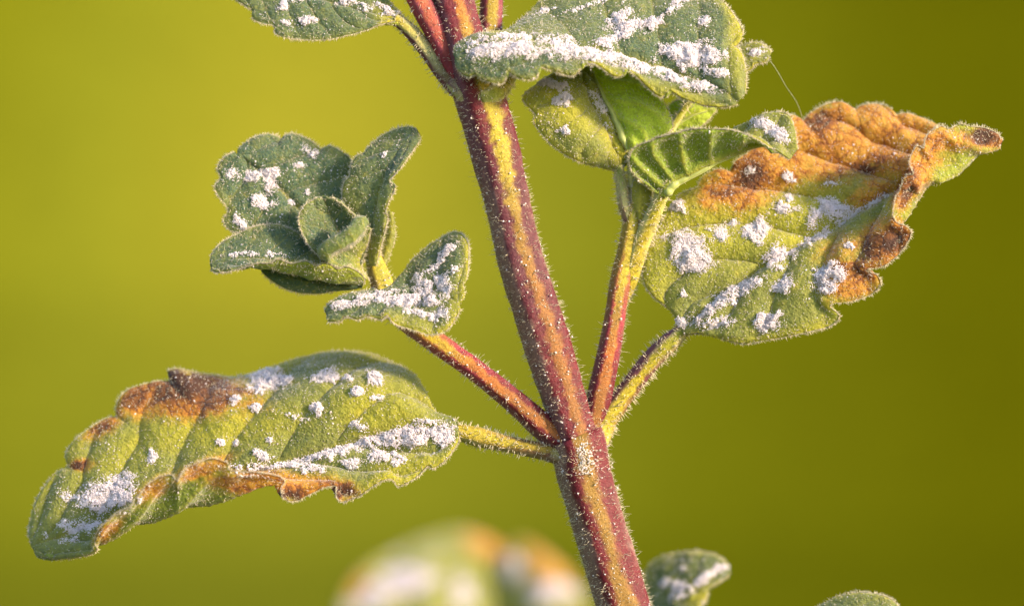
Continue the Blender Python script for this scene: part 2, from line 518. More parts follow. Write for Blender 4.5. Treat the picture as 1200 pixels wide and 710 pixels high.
def leaf(name, rails, parent, nu=110, nv=64, mid=None, thick=5.0, veins=7, quilt=3.0, skew=0.22,
         facing=1, lime=(), lime0=0.15, brown=(), dark=(), under=0.0, rim_lime=0.5, patches=(), dust=0.0,
         hair=1.0, hairlen=4.2, midrib=3.2, petiole=None, label=None, smooth=0.035, mat=None, even=False, wrinkle=1.0):
    """rails: list of edge..edge guide lines, each base -> tip. mid = index of the midrib rail.
    facing=+1 when the upper side of the leaf faces the camera on its first half"""
    K = len(rails)
    mid = K // 2 if mid is None else mid
    R = np.array([rail(r, nu, even) for r in rails])
    det = [None, None]
    sg = max(1.0, smooth * nu)
    for e, idx in ((0, 0), (1, K - 1)):
        sm = gsmooth(R[idx], sg)
        env = np.clip(np.minimum(np.arange(nu), np.arange(nu)[::-1]) / (0.04 * nu), 0, 1)[:, None]
        det[e] = (R[idx] - sm) * env * 1.3
        R[idx] = R[idx] - det[e]
    v = np.linspace(0, 1, nv)
    P = cr_across(R, v)
    wv0 = np.clip((0.42 - v) / 0.42, 0, 1) ** 2.2
    wv1 = np.clip((v - 0.58) / 0.42, 0, 1) ** 2.2
    P = P + det[0][:, None, :] * wv0[None, :, None] + det[1][:, None, :] * wv1[None, :, None]
    def normals(P):
        n = np.cross(np.gradient(P, axis=0), np.gradient(P, axis=1))
        return unit(n)
    n = normals(P)
    ref = n[int(nu * 0.25):int(nu * 0.75), int(nv * 0.12):int(nv * 0.42), 2].mean()
    sgn = (1 if ref > 0 else -1) * facing
    n = n * sgn
    # relief: quilted between side veins, groove along the midrib, fine puckers
    vm = mid / (K - 1)
    side = np.where(v < vm, (vm - v) / max(vm, 1e-6), (v - vm) / max(1 - vm, 1e-6))
    U, V = np.meshgrid(np.linspace(0, 1, nu), side, indexing='ij')
    sid = np.broadcast_to((v < vm)[None], U.shape)
    flat = P.reshape(-1, 3)
    wob = (fbm(flat, 40, 21) - 0.5).reshape(U.shape)
    phi = veins * (U - skew * V ** 1.15 + 0.03 * wob) + np.where(sid, 0.0, 0.37)
    br = np.abs(np.sin(math.pi * phi))
    fade = np.clip(V / 0.12, 0, 1) * np.clip((1.08 - V) / 0.25, 0.25, 1) * np.clip(np.minimum(U, 1 - U) / 0.08, 0, 1)
    size = np.linalg.norm(P[:, 0] - P[:, -1], axis=1).max()
    q = quilt * min(1, size / 110.0)
    rel = q * (br ** 0.6 - 0.55) * fade - q * 0.9 * np.exp(-(V / 0.07) ** 2) * np.clip((1 - U) / 0.2, 0, 1)
    rel = rel + (fbm(flat, 13, 31) - 0.5).reshape(U.shape) * 2.6 * wrinkle * min(1, size / 80) + (vnoise(flat, 4.5, 37) - 0.5).reshape(U.shape) * 0.9
    P = P + n * rel[..., None]
    n = normals(P) * sgn
    vein = np.exp(-(V / 0.05) ** 2) + 0.75 * np.exp(-((1 - br) * -1 + 1) ** 2 / 0.012) * np.clip((1.05 - V) / 0.4, 0, 1)
    vein = np.clip(vein, 0, 1)
    # pigment masks from blobs placed on the blade
    def blobs(bl, p):
        m = np.zeros(len(p))
        for b in bl:
            x, y, rx, ry = b[:4]
            a = math.radians(b[4]) if len(b) > 4 else 0
            s = b[5] if len(b) > 5 else 1.0
            dx, dy = p[:, 0] - x, p[:, 1] - y
            ex, ey = (dx * math.cos(a) + dy * math.sin(a)) / rx, (-dx * math.sin(a) + dy * math.cos(a)) / ry
            m = np.maximum(m, s * np.clip(1.35 - np.sqrt(ex ** 2 + ey ** 2), 0, 1))
        return m
    flat = P.reshape(-1, 3)
    rimm = np.clip((V - 0.86) / 0.12, 0, 1).ravel()
    A = dict(lime=np.clip(lime0 + blobs(lime, flat) + rimm * rim_lime + (fbm(flat, 60, 77) - 0.5) * 0.25, 0, 1),
             brown=np.clip(blobs(brown, flat), 0, 1), dark=np.clip(blobs(dark, flat) + 0.12, 0, 1),
             vein=vein.ravel())
    # solid blade with a rounded rim
    edge = np.minimum.reduce([np.arange(nv)[None] + 0 * U, np.arange(nv)[::-1][None] + 0 * U])
    prof = np.sqrt(np.clip(1 - (1 - np.clip(edge / 3.0, 0, 1)) ** 2, 0.03, 1))
    tipf = np.clip(np.minimum(np.arange(nu), np.arange(nu)[::-1]) / 3.0, 0, 1)
    prof = prof * np.sqrt(np.clip(1 - (1 - tipf) ** 2, 0.03, 1))[:, None]
    half = thick * 0.5 * prof
    top = P + n * half[..., None]
    bot = P - n * half[..., None]
    idx = np.arange(nu * nv).reshape(nu, nv)
    fq = np.stack([idx[:-1, :-1], idx[1:, :-1], idx[1:, 1:], idx[:-1, 1:]], -1).reshape(-1, 4)
    nb = nu * nv
    loop = np.concatenate([idx[:, 0], idx[-1, 1:], idx[-2::-1, -1], idx[0, -2:0:-1]])
    ln = np.roll(loop, -1)
    fr = np.stack([loop, ln, ln + nb, loop + nb], 1)
    attrs = {k: np.concatenate([a, a]) for k, a in A.items()}
    attrs["under"] = np.concatenate([np.full(nb, 0.0), np.full(nb, 0.55 + under * 0.4)])
    o = make_mesh(name, np.vstack([top.reshape(-1, 3), bot.reshape(-1, 3)]), [fq, fq[:, ::-1] + nb, fr], mat or M_LEAF, parent, attrs)
    if label:
        o["label"] = label
    # midrib standing out on the underside, running on into the stalk
    if midrib > 0:
        mi = int(round(vm * (nv - 1)))
        ml = P[:int(nu * 0.9):3, mi] - n[:int(nu * 0.9):3, mi] * (thick * 0.35)
        stalk(o, "midrib", ml, np.linspace(midrib, 0.8, len(ml)) * np.clip(np.arange(len(ml)) / (0.12 * len(ml)), 0.15, 1))
    if petiole:
        pts, hw, face, sidec, ridge = petiole
        tube("petiole", pts, hw, o, face, sidec, ridge, nth=28, ribs=0.05, hair=0, hairlen=5)
        pth = crspline(np.array(pts, float), 60)
        # its hairs hang on the leaf
        T, S, F = tube_frame(pth)
        nh = int(np.sum(np.linalg.norm(np.diff(pth[:, :2], axis=0), axis=1)) * np.mean(hw) * 0.34 * (hair > 0))
        k = rng.integers(0, 60, nh)
        ang = rng.uniform(0, 6.283, nh)
        ww = np.interp(k / 59.0, np.linspace(0, 1, len(hw)), hw)
        nr = S[k] * np.sin(ang)[:, None] + F[k] * np.cos(ang)[:, None]
        hairs("petiole_hairs", pth[k] + nr * (ww * 0.97)[:, None], nr + rng.normal(0, 0.35, (nh, 3)), rng.uniform(3, 9, nh), rng.uniform(0.4, 0.65, nh), unit(rng.normal(size=(nh, 3))) * 0.7, M_HAIR, o)
    # sampling on the camera side and the far side
    du, dv = np.gradient(P, axis=0), np.gradient(P, axis=1)
    area = np.linalg.norm(np.cross(du, dv), axis=-1)[:-1, :-1].ravel()
    tot = area.sum()
    cdf = np.cumsum(area) / tot
    def sample(m):
        c = np.searchsorted(cdf, rng.random(m))
        c = np.minimum(c, len(area) - 1)
        a, b = c // (nv - 1), c % (nv - 1)
        s, t = rng.random((m, 1)), rng.random((m, 1))
        def bl(X):
            return X[a, b] * (1 - s) * (1 - t) + X[a + 1, b] * s * (1 - t) + X[a, b + 1] * (1 - s) * t + X[a + 1, b + 1] * s * t
        return bl(P), unit(bl(n)), V[a, b], half[a, b]
    cell = 5.0
    dense, dn, _, _ = sample(int(min(160000, max(4000, tot * 2.4))))
    key = np.floor(dense[:, :2] / cell).astype(int)
    kmin = key.min(0)
    dim = key.max(0) - kmin + 1
    zb = np.full(dim, -1e9)
    np.maximum.at(zb, tuple((key - kmin).T), dense[:, 2])
    def visible(p):
        k = np.clip(np.floor(p[:, :2] / cell).astype(int) - kmin, 0, dim - 1)
        return p[:, 2] > zb[k[:, 0], k[:, 1]] - 9.0
    # hairs on both sides, more at the margin
    if hair > 0:
        nh = int(tot * 0.055 * hair)
        hp, hn, hv, hh = sample(nh * 2)
        keep = rng.random(len(hp)) < (0.42 + 0.58 * (hv > 0.85))
        hp, hn, hh = hp[keep], hn[keep], hh[keep]
        sd = np.where(rng.random(len(hp)) < 0.72, 1, -1)[:, None] * np.where(hn[:, 2:] < 0, -1, 1)
        hn = hn * sd
        dirv = hn + rng.normal(0, 0.45, hp.shape)
        hairs("hairs", hp + hn * hh[:, None] * 0.9, dirv, rng.uniform(0.5, 1.25, len(hp)) * hairlen, rng.uniform(0.22, 0.42, len(hp)), unit(rng.normal(size=hp.shape)), M_HAIR, o)
        # fringe on the two margins
        for e in (0, nv - 1):
            Lr = np.sum(np.linalg.norm(np.diff(P[:, e], axis=0), axis=1))
            m = int(Lr * 2.4 * hair)
            x = rng.uniform(0, nu - 1.001, m)
            i0 = x.astype(int)
            fr_ = (x - i0)[:, None]
            bp = P[i0, e] * (1 - fr_) + P[i0 + 1, e] * fr_
            outw = unit(P[i0, e] - P[i0, e + (2 if e == 0 else -2)])
            hairs("margin_hairs", bp, outw + rng.normal(0, 0.5, bp.shape), rng.uniform(0.4, 1.25, m) * hairlen, rng.uniform(0.26, 0.46, m), unit(rng.normal(size=bp.shape)), M_HAIR, o)
    # powdery mildew: heaps of grains following a broken outline
    for pt in patches:
        x, y, rx, ry = pt[:4]
        a = math.radians(pt[4]) if len(pt) > 4 else 0
        dens = pt[5] if len(pt) > 5 else 1.0
        high = pt[6] if len(pt) > 6 else 5.0
        m = int(rx * ry * 3.14 * 2.2 * 9)
        near = np.where((np.abs(dense[:, 0] - x) < max(rx, ry) * 1.5) & (np.abs(dense[:, 1] - y) < max(rx, ry) * 1.5))[0]
        if len(near) == 0:
            continue
        pk = near[rng.integers(0, len(near), m)]
        p = dense[pk] + rng.normal(0, 0.8, (m, 3))
        pn = dn[pk] * np.where(dn[pk][:, 2:] < 0, -1, 1)
        dx, dy = p[:, 0] - x, p[:, 1] - y
        ex, ey = (dx * math.cos(a) + dy * math.sin(a)) / rx, (-dx * math.sin(a) + dy * math.cos(a)) / ry
        rr = np.sqrt(ex ** 2 + ey ** 2)
        nzv = fbm(p, max(7.0, min(rx, ry) * 0.9), 101, 4)
        f = 1.0 - rr + (nzv - 0.5) * 1.9
        ok = (f > rng.uniform(0.0, 0.5, m) / dens) & visible(dense[pk]) & (rr < 1.5)
        ok &= rng.random(m) < np.clip(0.25 + f * 1.2, 0.12, 1) * dens
        want = int(rx * ry * 3.14 * 1.5 * dens)
        ids = np.where(ok)[0]
        if len(ids) > want:
            ids = rng.choice(ids, want, replace=False)
        p, pn, f = p[ids], pn[ids], f[ids]
        lump = np.clip(fbm(p, 8.0, 131, 2) * 2.2 - 0.55, 0, 1.3)
        h = np.clip(f, 0, 1) ** 0.7 * high * lump * rng.random(len(p)) ** 0.35
        rad = rng.uniform(0.34, 0.85, len(p)) * (0.8 + 0.35 * np.clip(f, 0, 1))
        core = (rng.random(len(p)) < 0.16) & (f > 0.40)
        rad = np.where(core, rng.uniform(1.1, 2.0, len(p)), rad)
        h = np.where(core, h * 0.62 - 0.8, h)
        # loose grains strewn around the heap
        lo = near[rng.integers(0, len(near), int(rx * ry * 0.9) + 10)]
        q, qn = dense[lo], dn[lo] * np.where(dn[lo][:, 2:] < 0, -1, 1)
        dx, dy = q[:, 0] - x, q[:, 1] - y
        r2 = np.hypot((dx * math.cos(a) + dy * math.sin(a)) / (rx + 5), (-dx * math.sin(a) + dy * math.cos(a)) / (ry + 5))
        kq = (rng.random(len(q)) < np.exp(-(r2 / 0.95) ** 2) * 0.8) & visible(q)
        p, pn, h = np.vstack([p, q[kq]]), np.vstack([pn, qn[kq]]), np.concatenate([h, np.zeros(kq.sum())])
        rad = np.concatenate([rad, rng.uniform(0.3, 0.8, kq.sum())])
        grains("mildew_patch", p + pn * (h + thick * 0.45)[:, None], rad, M_POWDER, o)
    if dust > 0:
        m = int(tot * 0.007 * dust)
        p, pn, _, hh = sample(m * 3)
        ok = rng.random(len(p)) < np.clip((fbm(p, 26, 151, 3) - 0.42) * 3.2, 0.03, 1)
        p, pn, hh = p[ok][:m], pn[ok][:m], hh[ok][:m]
        pn = pn * np.where(pn[:, 2:] < 0, -1, 1)
        grains("mildew_specks", p + pn * hh[:, None], rng.uniform(0.35, 0.75, len(p)) * np.where(rng.random(len(p)) < 0.12, 1.9, 1), M_POWDER, o)
    return o

M_RIB, _n, _l = new_mat("midrib_tissue")
_b = _n.new("ShaderNodeBsdfPrincipled")
_nz = noise_node(_n, _l, 3000.0)
_l.new(ramp(_n, _l, _nz.outputs[0], [(0.3, (0.25, 0.30, 0.06)), (0.7, (0.36, 0.40, 0.11))]), _b.inputs["Base Color"])
_b.inputs["Roughness"].default_value = 0.5
_b.inputs["Sheen Weight"].default_value = 0.3
_o = _n.new("ShaderNodeOutputMaterial")
_l.new(_b.outputs[0], _o.inputs[0])

def stalk(parent, name, path, w, nth=10):
    T, S, F = tube_frame(path)
    th = np.linspace(0, 2 * math.pi, nth, endpoint=False)
    P = path[:, None] + (S[:, None] * np.sin(th)[None, :, None] + F[:, None] * np.cos(th)[None, :, None]) * np.asarray(w)[:, None, None]
    ns = len(path)
    i = np.arange(ns - 1)[:, None] * nth
    j = np.arange(nth)[None]
    jn = (j + 1) % nth
    f = np.stack([i + j, i + jn, i + nth + jn, i + nth + j], -1).reshape(-1, 4)
    return make_mesh(name, P.reshape(-1, 3), [f], M_RIB, parent)

# ------------------------------------------------------------------ the meadow behind
def build_meadow():
    nx, ny = 160, 200
    xs = np.linspace(-6, 6, nx)
    ss = np.linspace(0, 1, ny)
    X, Sx = np.meshgrid(xs, ss)
    # a profile that runs flat under the plant and climbs ever more steeply as a bank, bent into a hollow open to the camera, shaped to grade the sunlight across it
    Y0 = np.interp(Sx, [0, 0.30, 0.40, 0.50, 0.60, 0.75, 1.0], [-3.0, 0.9, 1.25, 1.55, 1.75, 2.0, 4.2])
    Z = np.interp(Sx, [0, 0.30, 0.40, 0.50, 0.60, 0.75, 1.0], [0, 0, 0.05, 0.17, 0.36, 0.85, 2.2])
    hollow = 0.33 * (np.sqrt((X - 0.02) ** 2 + 0.06) - 0.245)
    bankf = np.clip((Sx - 0.28) / 0.25, 0, 1)
    bankf = bankf * bankf * (3 - 2 * bankf)
    Y = Y0 - hollow * bankf * np.clip(1.6 - 0.2 * np.abs(X), 0, 1)
    P = np.stack([X, Y, Z], -1).reshape(-1, 3)
    P[:, 2] += (fbm(P, 0.7, 5) - 0.5) * 0.05 * np.clip((P[:, 1] - 0.3) / 0.5, 0, 1)
    idx = np.arange(nx * ny).reshape(ny, nx)
    f = np.stack([idx[:-1, :-1], idx[:-1, 1:], idx[1:, 1:], idx[1:, :-1]], -1).reshape(-1, 4)
    m, n, l = new_mat("meadow_grass")
    a = noise_node(n, l, 1.3, 2.0)
    b = noise_node(n, l, 45.0, 4.0)
    tc = n.new("ShaderNodeTexCoord")
    sp = n.new("ShaderNodeSeparateXYZ")
    l.new(tc.outputs["Object"], sp.inputs[0])
    # a patch of dry straw-yellow growth on the bank, its sunlit brightness painted in, passing into fresh grass around it
    dv = N(n, "ShaderNodeVectorMath", operation='SUBTRACT')
    l.new(tc.outputs["Object"], dv.inputs[0])
    dv.inputs[1].default_value = (-0.125, 1.60, 0.25)
    sc = N(n, "ShaderNodeVectorMath", operation='MULTIPLY')
    l.new(dv.outputs[0], sc.inputs[0])
    sc.inputs[1].default_value = (1.45, 0.2, 0.95)
    ln = N(n, "ShaderNodeVectorMath", operation='LENGTH')
    l.new(sc.outputs[0], ln.inputs[0])
    gs = mathn(n, l, 'ADD', mathn(n, l, 'MULTIPLY', ln.outputs["Value"], 1.75), mathn(n, l, 'MULTIPLY', mathn(n, l, 'SUBTRACT', a.outputs[0], 0.5), 0.25))
    c = ramp(n, l, gs, [(0.08, (0.164, 0.162, 0.012)), (0.35, (0.118, 0.129, 0.008)), (0.65, (0.088, 0.097, 0.0025)), (1.0, (0.073, 0.077, 0.001))])
    c = mixc(n, l, 0.5, c, ramp(n, l, b.outputs[0], [(0.3, (0.7, 0.7, 0.7)), (0.7, (1.3, 1.3, 1.3))]), 'MULTIPLY')
    bs = n.new("ShaderNodeBsdfPrincipled")
    l.new(c, bs.inputs["Base Color"])
    bs.inputs["Roughness"].default_value = 0.9
    bs.inputs["Specular IOR Level"].default_value = 0.0
    out = n.new("ShaderNodeOutputMaterial")
    l.new(bs.outputs[0], out.inputs[0])
    o = make_mesh("meadow", P, [f], m, world=True)
    o["kind"] = "structure"
    o["label"] = "smooth blurred yellow-green meadow bank behind the plant"
    return o
build_meadow()

# ------------------------------------------------------------------ the plant
base_px = np.array([795.0, 355 + ZC / PX, 0.0])
base_w = to_world(base_px)
plant = thing("herb_plant", "sharp hairy herb with red-ribbed stem and crenate leaves dusted with white mildew", "plant", tuple(base_w))

OLIVE, AMBER, YEL = (0.22, 0.135, 0.024), (0.22, 0.095, 0.022), (0.33, 0.28, 0.025)
GREY, PURP, DKP = (0.20, 0.125, 0.105), (0.13, 0.045, 0.060), (0.085, 0.020, 0.030)
CRIM, ROSE, ORNG = (0.105, 0.011, 0.018), (0.25, 0.034, 0.050), (0.33, 0.11, 0.022)
GRN, PALE = (0.20, 0.25, 0.03), (0.40, 0.40, 0.16)

# main stem, lower part, from the ground to the node
tube("stem", [(675, 512, 0), (678, 519, 0), (681, 531, 0), (686, 560, 0), (708, 635, 0), (731, 710, 0), (757, 800, 0), (785, 960, 0), (800, 1500, 0), (795, 355 + ZC / PX + 40, 0)],
     [33, 31.5, 31, 31, 31, 32, 33, 33, 34, 34, 35, 35, 36, 36, 37, 37, 38, 38, 38, 39, 39, 39, 40, 40, 40], plant, [OLIVE, AMBER, OLIVE, OLIVE], [GREY, GREY], [CRIM, CRIM, CRIM], nseg=420, nth=56, hair=1.25, bands=(-20, 13, 48, 20), label="lower red and amber ribbed stem below the forked joint")
# main stem above the node
tube("stem", [(683, 524, 4), (672, 500, 4), (655, 448, 2), (628, 360, 2), (609, 300, 2), (586, 200, 2), (570, 140, 2), (556, 92, 2), (543, 50, 0), (530, 0, -4), (512, -90, -8)],
     [24, 26, 29, 28, 27, 28, 30, 31, 26, 24, 22], plant, [AMBER, AMBER, AMBER, OLIVE, YEL, YEL, ORNG, ORNG], [PURP, GREY, GREY, PURP, PURP, PURP], [CRIM, CRIM, DKP, DKP, CRIM, CRIM, CRIM], nth=56, hair=1.25, bands=(-12, 15, 54, 18), label="upper red and yellow stem between the two joints")
# stems above the top joint
tube("branch", [(545, 105, 6), (530, 78, 8), (510, 36, 8), (491, 0, 6), (455, -80, 0)], [9, 13, 14, 14, 13], plant, [ROSE, ORNG], [ROSE, ROSE], [ROSE, PURP], nth=32, hair=1.0, label="pink side branch beside the stem top")
tube("branch", [(572, 110, -18), (574, 60, -20), (576, 0, -22), (580, -80, -24)], [13, 14, 14, 13], plant, [YEL, OLIVE], [PURP, PURP], [PURP, ROSE], nth=32, hair=1.0, label="olive side branch behind the crusted leaf")
# side branches at the node
tube("branch", [(668, 524, 0), (645, 507, 4), (602, 470, 6), (560, 436, 6), (490, 385, 2), (458, 354, 0), (445, 325, 0), (438, 302, -2), (434, 278, -4)],
     [15, 16, 14, 13, 13, 14, 16, 13, 6], plant, [ORNG, AMBER, ORNG, YEL, YEL, GRN], [PURP, PURP, ROSE, GREY, YEL], [CRIM, CRIM, ROSE, YEL, YEL], nth=40, hair=1.3, label="orange side branch carrying the small leaf rosette")
tube("branch", [(692, 512, -2), (700, 475, -2), (716, 400, -4), (727, 330, -4), (737, 285, -4), (743, 250, -4), (747, 225, -8)],
     [13, 15, 14, 12.5, 12.5, 12, 8], plant, [AMBER, AMBER, ORNG, OLIVE, YEL, YEL, GRN], [PURP, PURP, OLIVE, YEL], [CRIM, CRIM, ROSE, OLIVE, YEL], nth=40, hair=1.3, label="red side branch rising to the small fork")
# joint swellings are part of the stem skin
def knuckle(pts, hw, face, side, ridge):
    return tube("stem_joint", pts, hw, plant, face, side, ridge, nth=36, ribs=0.03, hair=2.2, hairlen=6, rough=1.6)
knuckle([(640, 531, 0), (656, 532, 4), (676, 534, 4), (697, 520, -2), (712, 496, -6)], [9, 14, 16, 13, 11], [OLIVE, PALE, YEL, YEL], [GREY, OLIVE], [GREY, PALE, YEL])
knuckle([(528, 96, 8), (548, 110, 14), (566, 114, 16), (582, 106, 14), (596, 92, 8)], [8, 13, 16, 14, 9], [GREY, PALE, GRN, YEL], [PALE, GREY], [PURP, PALE, PALE])

def node_dust(parent, cx, cy, rx, ry, n, radius, d0):
    x, y = rng.normal(cx, rx, n), rng.normal(cy, ry, n)
    off = np.clip((x - cx - (y - cy) * 0.3) / radius, -0.97, 0.97)
    d = d0 + radius * np.sqrt(1 - off ** 2)
    grains("mildew_specks", np.stack([x, y, d], 1), rng.uniform(0.6, 1.5, n), M_POWDER, parent)
    b = np.stack([x, y, d - 1], 1)
    hairs("hairs", b, np.stack([off, rng.normal(0, 0.6, n), np.sqrt(1 - off ** 2)], 1) + rng.normal(0, 0.5, (n, 3)), rng.uniform(4, 9, n), rng.uniform(0.3, 0.5, n), unit(rng.normal(size=(n, 3))), M_HAIR, parent)
lower_stem = [c for c in plant.children if c.name.startswith("stem")][0]
node_dust(lower_stem, 682, 540, 11, 13, 260, 31, 0)

PET_Y = ([YEL, YEL, OLIVE], [PALE, GREY], [YEL, PURP])
PET_G = ([GRN, YEL], [PALE, PALE], [PALE, PALE])

# --- big lower left leaf, folded, brown along its edges
F1 = [(535, 492, 6), (509, 482), (495, 455, -22), (478, 434), (450, 421, -50), (416, 413), (383, 413, -70), (349, 421), (321, 431, -68), (298, 439), (263, 441), (233, 438), (210, 433, -50), (197, 435), (202, 446), (183, 447), (153, 456), (140, 468, -40), (137, 482), (145, 487), (123, 491), (100, 506, -34), (81, 525), (78, 537), (87, 544), (69, 552), (52, 571, -26), (41, 594), (34, 620, -18), (36, 636, -6)]
FM1 = [(535, 494, 6), (500, 490, 4), (465, 465, 2), (420, 460, 0), (370, 467, -4), (310, 484, -8), (250, 498, -12), (190, 520, -16), (130, 552, -14), (80, 590, -10), (36, 638, -6)]
M1 = [(536, 496, 8), (485, 505, 8), (437, 513, 8), (390, 526, 8), (345, 539, 8), (300, 551, 10), (250, 570, 12), (200, 584, 12), (150, 600, 10), (95, 620, 4), (37, 641, -4)]
NM1 = [(537, 500, 9), (505, 526, 14), (460, 540, 18), (415, 551, 22), (370, 557, 28), (320, 564, 36), (264, 580, 40), (216, 594, 40), (164, 612, 34), (108, 638, 22), (60, 650, 6), (40, 645, -2)]
N1 = [(538, 506, 12), (537, 517), (523, 538, 26), (507, 549), (502, 545), (490, 558), (467, 570, 36), (457, 562), (439, 569), (416, 583), (400, 588, 40), (392, 579), (393, 570), (377, 573), (360, 580), (343, 587, 44), (331, 582), (329, 570), (332, 562), (316, 556, 62), (290, 553), (268, 551), (266, 543, 76), (248, 538), (225, 546), (211, 557, 78), (208, 564), (201, 556), (180, 563), (162, 582, 70), (153, 594), (138, 600), (119, 617, 54), (111, 632), (114, 645), (96, 651, 22), (70, 654), (48, 652, 4), (40, 646, -2)]
leaf("leaf", [F1, FM1, M1, NM1, N1], plant, nu=240, nv=100, thick=6, veins=7, quilt=8.0, skew=-0.28, lime0=0.42,
     lime=[(450, 480, 70, 40, 0, .45), (260, 500, 120, 26, -8, .55), (470, 555, 60, 20, -20, .6), (150, 530, 70, 26, -25, .35)],
     brown=[(228, 464, 66, 30, -4, 1.05), (165, 470, 34, 24, -20, 1.0), (200, 448, 30, 16, 0, 1.1), (330, 568, 90, 18, 5, 1.1), (240, 548, 40, 10, -20, .9), (180, 572, 30, 11, -40, .8), (130, 618, 26, 10, -45, .75), (122, 500, 34, 14, -30, .7), (400, 575, 22, 14, 0, .95), (95, 545, 20, 9, 0, .75), (290, 470, 30, 24, 0, .5)],
     dark=[(225, 456, 62, 26, 0, .85), (165, 465, 30, 16, -20, .5), (225, 450, 50, 20, 0, 1.0), (200, 440, 22, 12, 0, 1.0), (340, 580, 20, 10, 0, .9), (402, 575, 22, 14, 0, .8), (120, 500, 20, 10, 0, .5), (92, 545, 12, 6, 0, .8)],
     patches=[(318, 447, 27, 15, -5, 1.1, 9), (305, 455, 18, 9, 0, .9, 5), (382, 443, 19, 11, -12, 1.1, 8), (438, 446, 11, 11, 0, 1.0, 6), (408, 446, 8, 6, 0, .9, 5), (420, 460, 10, 8, 0, 1.2, 6), (444, 466, 11, 6, 0, .9, 4), (374, 481, 12, 8, 0, 1.1, 6), (299, 479, 9, 6, 0, 1.2, 6), (275, 470, 8, 6, 0, 1.0, 5), (276, 520, 8, 6, 0, 1.1, 5), (258, 519, 8, 5, 0, .9, 4), (317, 515, 5, 4, 0, 1.1, 4), (178, 536, 9, 9, 0, 1.1, 5), (128, 577, 34, 22, -20, 1.0, 7), (145, 588, 22, 12, -30, 1.0, 6), (95, 618, 42, 12, -18, 1.1, 6), (88, 585, 22, 16, 0, .6, 3),
              (502, 507, 36, 16, -12, 1.4, 10), (470, 511, 26, 14, -10, 1.3, 9), (438, 517, 36, 11, -12, 1.25, 7), (395, 530, 48, 9, -16, 1.25, 6), (345, 543, 44, 8, -12, 1.2, 6), (300, 547, 34, 7, -3, 1.1, 5), (522, 512, 12, 16, 20, 1.1, 6), (365, 552, 20, 6, 0, 1.1, 4), (412, 543, 16, 8, 0, .9, 4), (445, 536, 16, 9, 0, .9, 5), (466, 540, 9, 9, 0, 1.0, 5), (305, 533, 14, 9, 0, .8, 4), (350, 490, 30, 5, 12, .7, 3), (420, 500, 14, 8, 0, .5, 3)],
     dust=1.6, petiole=([(525, 503, 4), (545, 508, 2), (590, 519, 0), (640, 529, 2), (664, 530, 4)], [8, 12, 10, 10, 11], *PET_Y),
     label="large leaf folded lengthwise with brown scorched edges")

# --- big right leaf, brown and curled at its tip
F2 = [(797, 383, 4), (789, 366), (765, 347, -2), (754, 326), (757, 296, -8), (773, 266), (786, 243), (797, 228, -20), (816, 220), (824, 207), (841, 199, -28), (854, 203), (862, 190), (878, 178, -36), (900, 160), (918, 140, -44), (930, 136), (940, 143), (948, 134), (968, 123, -50), (985, 120), (995, 126), (998, 134), (1008, 125), (1025, 122, -54), (1040, 125), (1048, 135), (1058, 134), (1072, 137, -50), (1092, 145), (1120, 158, -34), (1150, 164, -18), (1170, 168, -6)]
FM2 = [(798, 385, 5), (806, 350, 2), (822, 312, -2), (850, 280, -8), (890, 250, -16), (935, 222, -26), (985, 195, -34), (1030, 180, -38), (1080, 172, -30), (1130, 168, -16), (1170, 169, -4)]
M2 = [(799, 388, 6), (841, 351, 6), (884, 318, 4), (922, 295, 0), (960, 276, -6), (994, 255, -12), (1029, 233, -14), (1060, 214, -10), (1100, 194, -4), (1140, 178, 0), (1171, 170, -2)]
NM2 = [(800, 389, 8), (850, 374, 16), (900, 352, 20), (945, 328, 22), (990, 300, 22), (1025, 275, 22), (1056, 255, 22), (1072, 234, 24), (1106, 208, 22), (1136, 187, 16), (1172, 171, 0)]
N2 = [(800, 391, 8), (825, 391, 14), (867, 402, 24), (901, 398), (943, 390, 34), (975, 380), (984, 369, 36), (973, 357), (995, 354), (1020, 345, 38), (1032, 333), (1027, 321), (1015, 316), (1037, 311, 38), (1057, 293), (1068, 274, 36), (1061, 264), (1050, 260, 38), (1047, 248), (1050, 232, 42), (1057, 216), (1063, 206), (1071, 205, 46), (1067, 190), (1074, 172), (1083, 174), (1085, 160, 44), (1103, 148), (1112, 152), (1126, 146, 34), (1139, 149), (1151, 150, 22), (1166, 155), (1175, 165, 4)]
